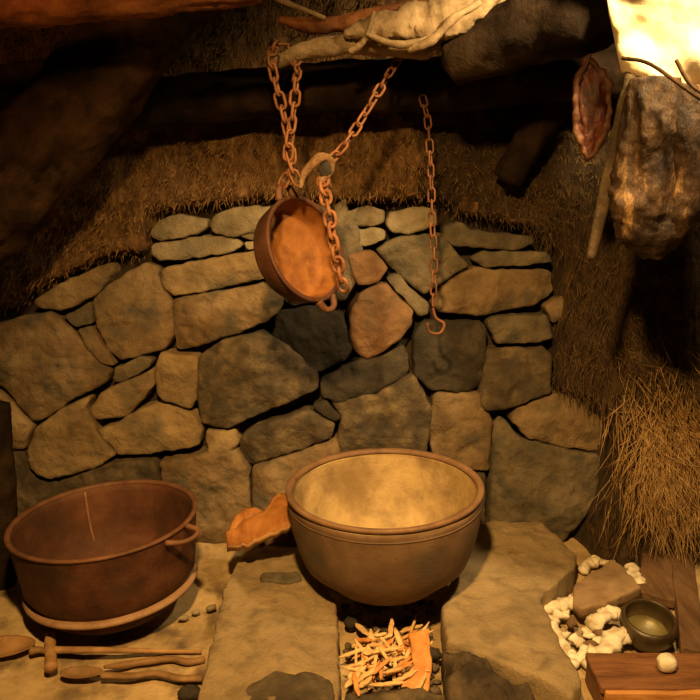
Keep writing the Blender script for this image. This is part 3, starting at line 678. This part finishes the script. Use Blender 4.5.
# red strip of dried meat with a pale fatty edge
root = empty('dried_meat', P(590, 160, 1.70), 'narrow red strip of dried meat with pale curled edges, beside the crooked stick', 'meat')
s = pxsize(P(592, 110, 1.7))
mb = MB(); wrinkled(mb, [P(588, 58, 1.71), P(593, 82, 1.70), P(593, 112, 1.70), P(590, 138, 1.70), P(587, 162, 1.70)], [5 * s, 13 * s, 15 * s, 12 * s, 2 * s], .5, 14, amp=.3, n=60, sides=36, ws=40)
mb.build('flesh', 'redmeat', root)
for pts in ([(590, 55), (577, 85), (576, 118), (580, 142), (588, 160)], [(590, 60), (606, 80), (609, 108), (602, 138), (590, 158)]):
    mb = MB(); tube(mb, [P(x, y, 1.695) for x, y in pts], [2 * s, 4 * s, 3 * s, 4 * s, 2 * s], 50, 12, .8, 50, seed=x); mb.build('fat_edge', 'fat', root)
cordline([P(589, 60, 1.71), P(590, 44, 1.735), P(591, 20, 1.75)], root)
# pale hide: a thick crumpled sheet
def hide():
    mb = MB(); nx, ny = 70, 54; th = .012; v = []; f = []
    left = [(602, -70), (604, -20), (606, 20), (613, 48), (620, 66), (624, 74)]
    def edge_bottom(u): return lerpl([72, 80, 92, 104, 114, 118], u)
    def pt(i, j, side):
        u, w = i / (nx - 1), j / (ny - 1)
        x0 = lerpl([602, 603, 605, 609, 615, 621], w); px = x0 + (770 - x0) * u
        py = -75 + (edge_bottom(u) + 75) * w
        py += 3 * noise.noise(Vector((u * 9, 1, 0))) * w
        Y = 1.60 - .10 * u + .03 * noise.noise(Vector((u * 4, w * 3.5, 2))) + .006 * fb((u * 3 + w * 2, w * 2, 5), 1.5, 2) + .003 * (noise.ridged_multi_fractal(Vector((u * 6 + w * 2, w * 4, 1)), 1, 2, 3, 1, 2) - 1)
        p = P(px, py, Y); e = min(1, min(i, nx - 1 - i, j, ny - 1 - j) / 2)
        return p + Vector((0, side * th * (.25 + .75 * e), 0))
    for side in (-1, 1):
        for j in range(ny):
            for i in range(nx): v.append(pt(i, j, side * .5))
    n = nx * ny
    for j in range(ny - 1):
        for i in range(nx - 1):
            a = j * nx + i; f += [(a, a + 1, a + nx + 1, a + nx), (n + a, n + a + nx, n + a + nx + 1, n + a + 1)]
    ring = [i for i in range(nx)] + [j * nx + nx - 1 for j in range(1, ny)] + [(ny - 1) * nx + i for i in range(nx - 2, -1, -1)] + [j * nx for j in range(ny - 2, 0, -1)]
    for k in range(len(ring)):
        a, b = ring[k], ring[(k + 1) % len(ring)]; f.append((a, n + a, n + b, b))
    mb.add(v, f); return mb
tag(hide().build('pale_hide', 'hide'), 'pale crumpled hide glowing under the lamp in the top right corner', 'hide')
for i, (pts, lb) in enumerate([([(622, 58, 1.53), (650, 64, 1.5), (690, 92, 1.46), (730, 118, 1.45)], 'dark thin twig along the lower edge of the pale hide'),
                               ([(676, 60, 1.47), (690, 84, 1.46), (712, 100, 1.45)], 'short dark twig crossing the pale hide at the right edge')]):
    log('twig', pts, [2, 2, 1.4], 1.5, 'log', lb, 'twig', sides=10, n=30, seed=30 + i)

# ------------------------------------------------------------------ tools on the floor, left
root = empty('wooden_mallet', F(50, 655, .0), 'slim-handled wooden mallet lying in front of the left pot', 'mallet')
a, b = F(50, 634, .03), F(51, 668, .028)
mb = MB(); tube(mb, [a, a.lerp(b, .3), a.lerp(b, .7), b], [.011, .0135, .0125, .015], 24, 16, .1, 25); mb.build('head', 'tool', root)
mb = MB(); tube(mb, [F(46, 650, .03), F(90, 650, .03), F(150, 651, .022), F(201, 652, .013)], [.009, .008, .006, .0045], 40, 12, .06, 25); mb.build('handle', 'tool', root)
def spoon_bowl(mb, c, d, Lb, Wb, depth, up=Vector((0, 0, 1)), t=.004):
    s = d.cross(up).normalized(); v = []; f = []; nr, ns = 10, 30
    for side in (0, 1):
        for j in range(nr + 1):
            r = j / nr
            for k in range(ns):
                a = 2 * PI * k / ns; h = depth * (r * r) - (0 if side == 0 else t * (1 - .5 * r ** 6))
                v.append(c + d * math.cos(a) * Lb * r + s * math.sin(a) * Wb * r * (1 - .12 * math.cos(a)) + up * h)
    n = (nr + 1) * ns
    for j in range(nr):
        for k in range(ns):
            k2 = (k + 1) % ns; q = (j * ns + k, j * ns + k2, (j + 1) * ns + k2, (j + 1) * ns + k)
            f += [q, tuple(n + x for x in reversed(q))]
    for k in range(ns): f.append((nr * ns + k, nr * ns + (k + 1) % ns, n + nr * ns + (k + 1) % ns, n + nr * ns + k))
    mb.add(v, f)
root = empty('wooden_ladle', F(12, 655, 0), 'broad round wooden ladle at the left edge beside the mallet head', 'ladle')
d = (F(40, 650, .02) - F(0, 654, .02)).normalized()
mb = MB(); spoon_bowl(mb, F(4, 652, .012), d, .075, .042, .018); mb.build('bowl', 'tool', root)
mb = MB(); tube(mb, [F(30, 651, .024), F(40, 650, .02), F(47, 652, .012)], [.010, .008, .006], 16, 10); mb.build('handle', 'dtool', root)
root = empty('wooden_spoon', F(100, 677, 0), 'dark wooden spoon with a wavy handle, nearest the bottom left edge', 'spoon')
d = (F(102, 675, .02) - F(58, 676, .02)).normalized()
mb = MB(); spoon_bowl(mb, F(82, 675, .014), d, .05, .02, .009); mb.build('bowl', 'dtool', root)
mb = MB(); tube(mb, [F(102, 675, .02), F(130, 676, .022), F(155, 673, .02), F(180, 678, .02), F(202, 678, .018)], [.009, .0095, .0085, .0095, .0105], 50, 12, .12, 25, flat=.7, flatdir=Vector((0, 0, 1))); mb.build('handle', 'dtool', root)
mb = MB(); tube(mb, [F(104, 667, .014), F(125, 665, .018), F(150, 661, .018), F(172, 659, .018), F(188, 662, .016), F(204, 660, .015)], [.004, .008, .0085, .007, .008, .0085], 50, 12, .18, 25, seed=4)
tag(mb.build('wooden_stick', 'dtool'), 'knobbly dark stick lying between the mallet handle and the spoon', 'stick')
mb = MB(); lump(mb, F(190, 692, .016), (.026, .018, .016), .4, 35, 77); tag(mb.build('charcoal_lump', 'soot'), 'dark lump on the earth at the bottom edge, below the spoon handle end', 'charcoal')
# pale flakes by the left pot
rr = random.Random(21)
for k, (px, py, lb) in enumerate([(183, 618, 'pale stone flake on the earth right of the left pot, nearest that pot'), (196, 612, 'middle pale flake of three on the earth beside the left pot'), (211, 608, 'pale stone flake on the earth beside the left hearth slab')]):
    mb = MB(); lump(mb, F(px, py, .012), (.015, .008, .007), .35, 50, k, eul(0, 0, .5)); tag(mb.build('stone_flake', 'pale'), lb, 'flake')

# curled orange bark left of the middle pot
def curl(mb, pts, th, mi_edge=1, n=26, seed=0, lift=0.0, curlamt=.0):
    """a thick curled sheet between two edge lines (a, b lists of points)"""
    A, B = [smooth_path(q, n) for q in pts]; v = []; f = []; m = 10; mi = []
    for side in (0, 1):
        for i in range(n):
            for j in range(m):
                w = j / (m - 1); p = A[i].lerp(B[i], w) + Vector((0, 0, curlamt * math.sin(w * PI))) + Vector((0, -.3, 1)).normalized() * (th * (.5 - side)) + Vector((0, 0, .009 * fb(A[i].lerp(B[i], w), 32, 3, seed)))
                v.append(p)
    N = n * m
    for i in range(n - 1):
        for j in range(m - 1):
            q = (i * m + j, i * m + j + 1, (i + 1) * m + j + 1, (i + 1) * m + j); f += [q, tuple(N + x for x in reversed(q))]; mi += [0, 0]
    ring = [j for j in range(m)] + [i * m + m - 1 for i in range(1, n)] + [(n - 1) * m + j for j in range(m - 2, -1, -1)] + [i * m for i in range(n - 2, 0, -1)]
    for k in range(len(ring)):
        a, b = ring[k], ring[(k + 1) % len(ring)]; f.append((a, b, N + b, N + a)); mi.append(mi_edge)
    mb.add(v, f, mi)
bk = empty('bark_scrap', F(262, 548, .11), 'orange curled scrap of bark with a pale cut edge, left of the middle pot', 'bark')
mb = MB(); curl(mb, ([P(226, 541, 1.87), P(248, 522, 1.91), P(270, 512, 1.93), P(288, 508, 1.94)], [P(227, 550, 1.84), P(250, 545, 1.80), P(275, 535, 1.80), P(292, 525, 1.80)]), .022, curlamt=.025, seed=2); mb.build('sheet', ['bark', 'barkedge'], bk)
mb = MB(); curl(mb, ([P(262, 518, 1.88), P(272, 501, 1.92), P(282, 496, 1.94), P(290, 500, 1.94)], [P(264, 526, 1.86), P(274, 521, 1.86), P(284, 515, 1.86), P(292, 512, 1.87)]), .011, curlamt=.008, seed=5); mb.build('raised_flap', ['bark', 'barkedge'], bk)
mb = MB(); curl(mb, ([P(226, 539, 1.87), P(238, 514, 1.93), P(250, 508, 1.94), P(263, 511, 1.94)], [P(230, 542, 1.86), P(243, 529, 1.89), P(253, 521, 1.90), P(264, 519, 1.90)]), .010, curlamt=.004, seed=7); mb.build('raised_flap', ['bark', 'barkedge'], bk)

# ------------------------------------------------------------------ kindling
rr = random.Random(11)
def stick(name, p, q, w, h, m, label, cat, group=None, seed=0):
    """a split splinter: uneven, four-sided, tapering"""
    d = (q - p); L = d.length; d.normalize(); s = d.cross(Vector((0, 0, 1))).normalized(); u = s.cross(d); v = []; f = []; n = 12; k = 8
    for i in range(n):
        t = i / (n - 1); tp = min(1, .35 + 4 * t, .25 + 3 * (1 - t))
        for j in range(k):
            a = 2 * PI * j / k + .4; cx, cy = math.cos(a), math.sin(a); z = max(abs(cx), abs(cy))
            pos = p + d * L * t + (s * cx / z ** .8 * w + u * cy / z ** .8 * h) * tp
            v.append(pos + (s * fb(pos, 60, 3, seed) + u * fb(pos, 60, 3, seed + 4)) * w * .35)
    for i in range(n - 1):
        for j in range(k):
            j2 = (j + 1) % k; f.append((i * k + j, i * k + j2, (i + 1) * k + j2, (i + 1) * k + j))
    f += [tuple(range(k)), tuple(range((n - 1) * k, n * k))]
    mb = MB(); mb.add(v, f); return tag(mb.build(name, m, smooth=False), label, cat, group)
for i in range(90):
    cx, cy = rr.gauss(388, 20), rr.gauss(655, 15); cx = max(356, min(420, cx)); cy = max(628, min(684, cy))
    a = rr.gauss(.95, .75); L = rr.uniform(6, 19)
    z = .02 + rr.random() * .06 * (1 - abs(cx - 386) / 50)
    p, q = F(cx - math.cos(a) * L, cy + math.sin(a) * L * .8, z - .004), F(cx + math.cos(a) * L, cy - math.sin(a) * L * .8, z + rr.uniform(.0, .02))
    stick('kindling_splinter', p, q, rr.uniform(.0025, .0075), rr.uniform(.002, .0045), 'chip' if rr.random() < .75 else 'ochip', 'pale split splinter heaped under the middle pot', 'kindling', 'splinters heaped in the fireplace', i)
stick('kindling_splinter', F(398, 668, .04), F(429, 622, .055), .0055, .004, 'chip', 'long pale splinter sticking up toward the middle pot from the heap', 'kindling', None, 71)
stick('kindling_splinter', F(352, 646, .03), F(392, 634, .05), .006, .004, 'chip', 'pale splinter lying flat across the back left of the kindling heap', 'kindling', None, 72)
mb = MB(); slab_stone(mb, [F(x, y, .045) for x, y in ((408, 640), (428, 636), (431, 660), (430, 686), (400, 692), (402, 680), (414, 668))], (0, -.45, 1), .03, .004, .006, .006, 17, (0, 0), step=.006)
tag(mb.build('wood_chunk', 'ochip'), 'orange chunk of split wood at the right of the kindling', 'wood')
for k, (px, py, r, lb) in enumerate([(393, 672, .017, 'charred lump in the middle of the kindling heap'), (432, 655, .018, 'charred lump between the orange wood and the right slab'), (352, 622, .014, 'charred lump beside the left slab under the middle pot')]):
    mb = MB(); lump(mb, F(px, py, .03), (r * 1.2, r, r), .4, 40, k + 50); tag(mb.build('charcoal_lump', 'soot'), lb, 'charcoal')

# ------------------------------------------------------------------ bones, stone, bowl, boards on the right
def bone(p, q, r, seed, label, group=None, knob=1.7):
    knob = 1 + (knob - 1) * .35; r *= 1.5
    d = (q - p).normalized(); side = d.cross(Vector((0, 0, 1))).normalized()
    mb = MB(); tube(mb, [p, p.lerp(q, .25), p.lerp(q, .75), q], [r * knob, r * 1.1, r * .9, r * 1.05, r * knob], 30, 16, .55, 40, seed=seed, cap=.5, flat=.75, flatdir=Vector((0, 0, 1)))
    lump(mb, q + side * r * .5, (r * 1.05, r * .9, r * .8), .4, 50, seed, seg=14, rings=9)
    return tag(mb.build('bone', 'bone'), label, 'bone', group)
GB = 'bones scattered beside the right hearth slab'
BL = 'small whitish bone fragment scattered beside the right hearth slab'
bone(F(583, 571, .02), F(592, 561, .025), .011, 1, 'white knobbed bone behind the flat brown stone, nearest the hearth slab', None, 1.2)
bone(F(592, 559, .02), F(614, 565, .02), .008, 2, 'white bone lying along the back edge of the flat brown stone', None, 1.4)
bone(F(632, 566, .03), F(641, 586, .025), .010, 3, 'thick white bone at the right end of the flat brown stone', None, 1.2)
bone(F(616, 567, .018), F(634, 580, .02), .008, 4, 'slender white bone behind the flat brown stone at its right corner', None, 1.2)
bone(F(546, 610, .03), F(572, 602, .035), .013, 5, 'broad white bone on the edge of the hearth slab, left of the heap', None, 1.2)
bone(F(551, 625, .025), F(566, 652, .02), .010, 6, 'long yellowish bone lying along the hearth slab edge', None, 1.3)
bone(F(592, 668, .02), F(618, 634, .04), .016, 7, 'biggest white bone, hollow ended, at the front of the heap', None, 1.15)
bone(F(571, 666, .015), F(585, 648, .025), .008, 8, 'thin white bone pointing to the front of the heap', None, 1.3)
bone(F(592, 625, .04), F(612, 612, .045), .013, 9, 'white bone in front of the flat brown stone', None, 1.2)
for i, (px, py) in enumerate([(556, 617), (564, 613), (577, 640), (588, 633), (600, 640), (572, 655), (560, 634), (583, 612), (606, 660), (555, 601), (596, 652), (580, 660), (565, 600), (615, 605)]):
    a = rr.uniform(0, 6.3); p = F(px, py, .016 + .012 * rr.random()); h = Vector((math.cos(a), math.sin(a), rr.uniform(-.2, .3))) * rr.uniform(.012, .02)
    mb = MB(); tube(mb, [p - h, p, p + h], [.014, .012, .015], 18, 12, .8, 45, seed=i + 80, flat=.6, flatdir=Vector((0, 0, 1))); tag(mb.build('bone', 'bone'), BL, 'bone', GB)
for i, (px, py, lb) in enumerate([(590, 645, 'brown fragment in the middle of the bone heap'), (573, 622, 'brown fragment at the back left of the bone heap'), (600, 634, 'brown fragment beside the biggest bone')]):
    mb = MB(); lump(mb, F(px, py, .025), (.018, .012, .012), .35, 40, i + 31, eul(0, 0, i)); tag(mb.build('pebble', 'red'), lb, 'pebble')
mb = MB(); slab_stone(mb, [F(x, y, .075) for x, y in ((574, 582), (612, 563), (622, 569), (641, 588), (604, 601), (582, 604), (573, 596))], Vector((-.05, -.12, 1)), .04, .003, .006, .004, 61, (0, 0), step=.008)
tag(mb.build('flat_stone', 'brick'), 'flat brown stone lying on the white bones', 'stone')
# small bowl
c = F(647, 615, .075); bb = Vector((c.x, c.y, .0)); bw = empty('small_bowl', bb, 'small round greenish brown bowl right of the bones', 'bowl')
prof = [(.0005, .004, 0), (.03, .004, 0), (.048, .012, 0), (.062, .032, 0), (.069, .055, 0), (.067, .074, 0), (.062, .083, 0), (.057, .082, 0), (.059, .07, 0), (.06, .055, 0), (.053, .034, 0), (.04, .02, 1), (.02, .015, 1), (.0005, .014, 1)]  # shaded inner wall and lit green bottom are put into the colours
mb = MB(); lathe(mb, prof, Matrix.Translation(bb) @ Matrix.Rotation(R(12), 4, 'X'), 60, .02, seed=9); mb.build('body', ['bowl', 'bowl_in'], bw)
# box with an orange front edge, planks along the right
top = F(655, 672, .06)
root = empty('wooden_box', F(655, 690, 0), 'low red-brown wooden box with an orange front edge, bottom right corner', 'box')
xl = F(602, 690, .075).x
y0, y1 = F(650, 688, .075).y, F(650, 652, .075).y
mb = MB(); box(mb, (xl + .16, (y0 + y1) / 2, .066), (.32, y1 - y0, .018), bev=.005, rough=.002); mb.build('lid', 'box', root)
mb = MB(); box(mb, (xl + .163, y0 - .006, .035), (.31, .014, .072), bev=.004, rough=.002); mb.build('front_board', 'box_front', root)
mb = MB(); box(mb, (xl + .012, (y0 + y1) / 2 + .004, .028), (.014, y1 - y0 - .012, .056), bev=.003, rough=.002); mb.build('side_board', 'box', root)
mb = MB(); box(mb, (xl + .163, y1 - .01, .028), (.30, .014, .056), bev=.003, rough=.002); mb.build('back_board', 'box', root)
mb = MB(); lump(mb, Vector((F(667, 661, .1).x, F(667, 661, .1).y, .094)), (.022, .019, .019), .12, 40, 5, pw=.8); tag(mb.build('bone', 'bone'), 'round white knuckle bone sitting on the red-brown box behind the bowl', 'bone')
def plank(a, b, w, t, label, seed):
    d = b - a; yaw = math.atan2(d.y, d.x); pit = -math.asin(d.z / d.length)
    mb = MB(); box(mb, (a + b) / 2, (d.length, w, t), eul(0, pit, yaw), bev=.004, rough=.004, seed=seed); return tag(mb.build('plank', 'board'), label, 'plank')
plank(F(660, 560, .02), F(655, 600, .02), .1, .03, 'short brown plank on the floor behind the small bowl', 1)
plank(F(683, 556, .02) + Vector((.0, .02, 0)), F(694, 655, .03), .06, .035, 'long brown plank lying right of the small bowl', 2)
plank(F(715, 545, .04), F(725, 650, .04), .06, .09, 'thick brown plank at the right edge', 3)

# ------------------------------------------------------------------ light: the lamps of the room, warm and small
SC.world = bpy.data.worlds.new('dim_room'); SC.world.use_nodes = True
SC.world.node_tree.nodes['Background'].inputs[0].default_value = (1, .6, .3, 1); SC.world.node_tree.nodes['Background'].inputs[1].default_value = .012
def lamp(name, kind, loc, power, col, size, target=None, spot=None, blend=.6):
    l = bpy.data.lights.new(name, kind); l.energy = power; l.color = col; l.shadow_soft_size = size
    o = bpy.data.objects.new(name, l); COL.objects.link(o); o.location = loc
    if target: o.rotation_euler = (Vector(target) - Vector(loc)).to_track_quat('-Z', 'Y').to_euler()
    if spot: l.spot_size = R(spot); l.spot_blend = blend
    return o
lamp('ceiling_spotlight', 'SPOT', (-.10, .42, 1.88), 250, (1, .56, .17), .05, (.04, 1.78, .10), 84, 1.0)
lamp('hanging_lamp', 'SPOT', (.66, 1.26, 1.80), 80, (1, .68, .30), .04, (.62, 1.62, 1.42), 105, .8)
lamp('corner_lamp', 'SPOT', (-.75, 1.25, 1.62), 2.5, (1, .38, .1), .03, (-.7, 1.7, 1.5), 110, .6)
SC.view_settings.view_transform = 'Standard'; SC.view_settings.look = 'None'; SC.view_settings.gamma = 1; SC.view_settings.use_curve_mapping = False
SC.view_settings.exposure = 0.22
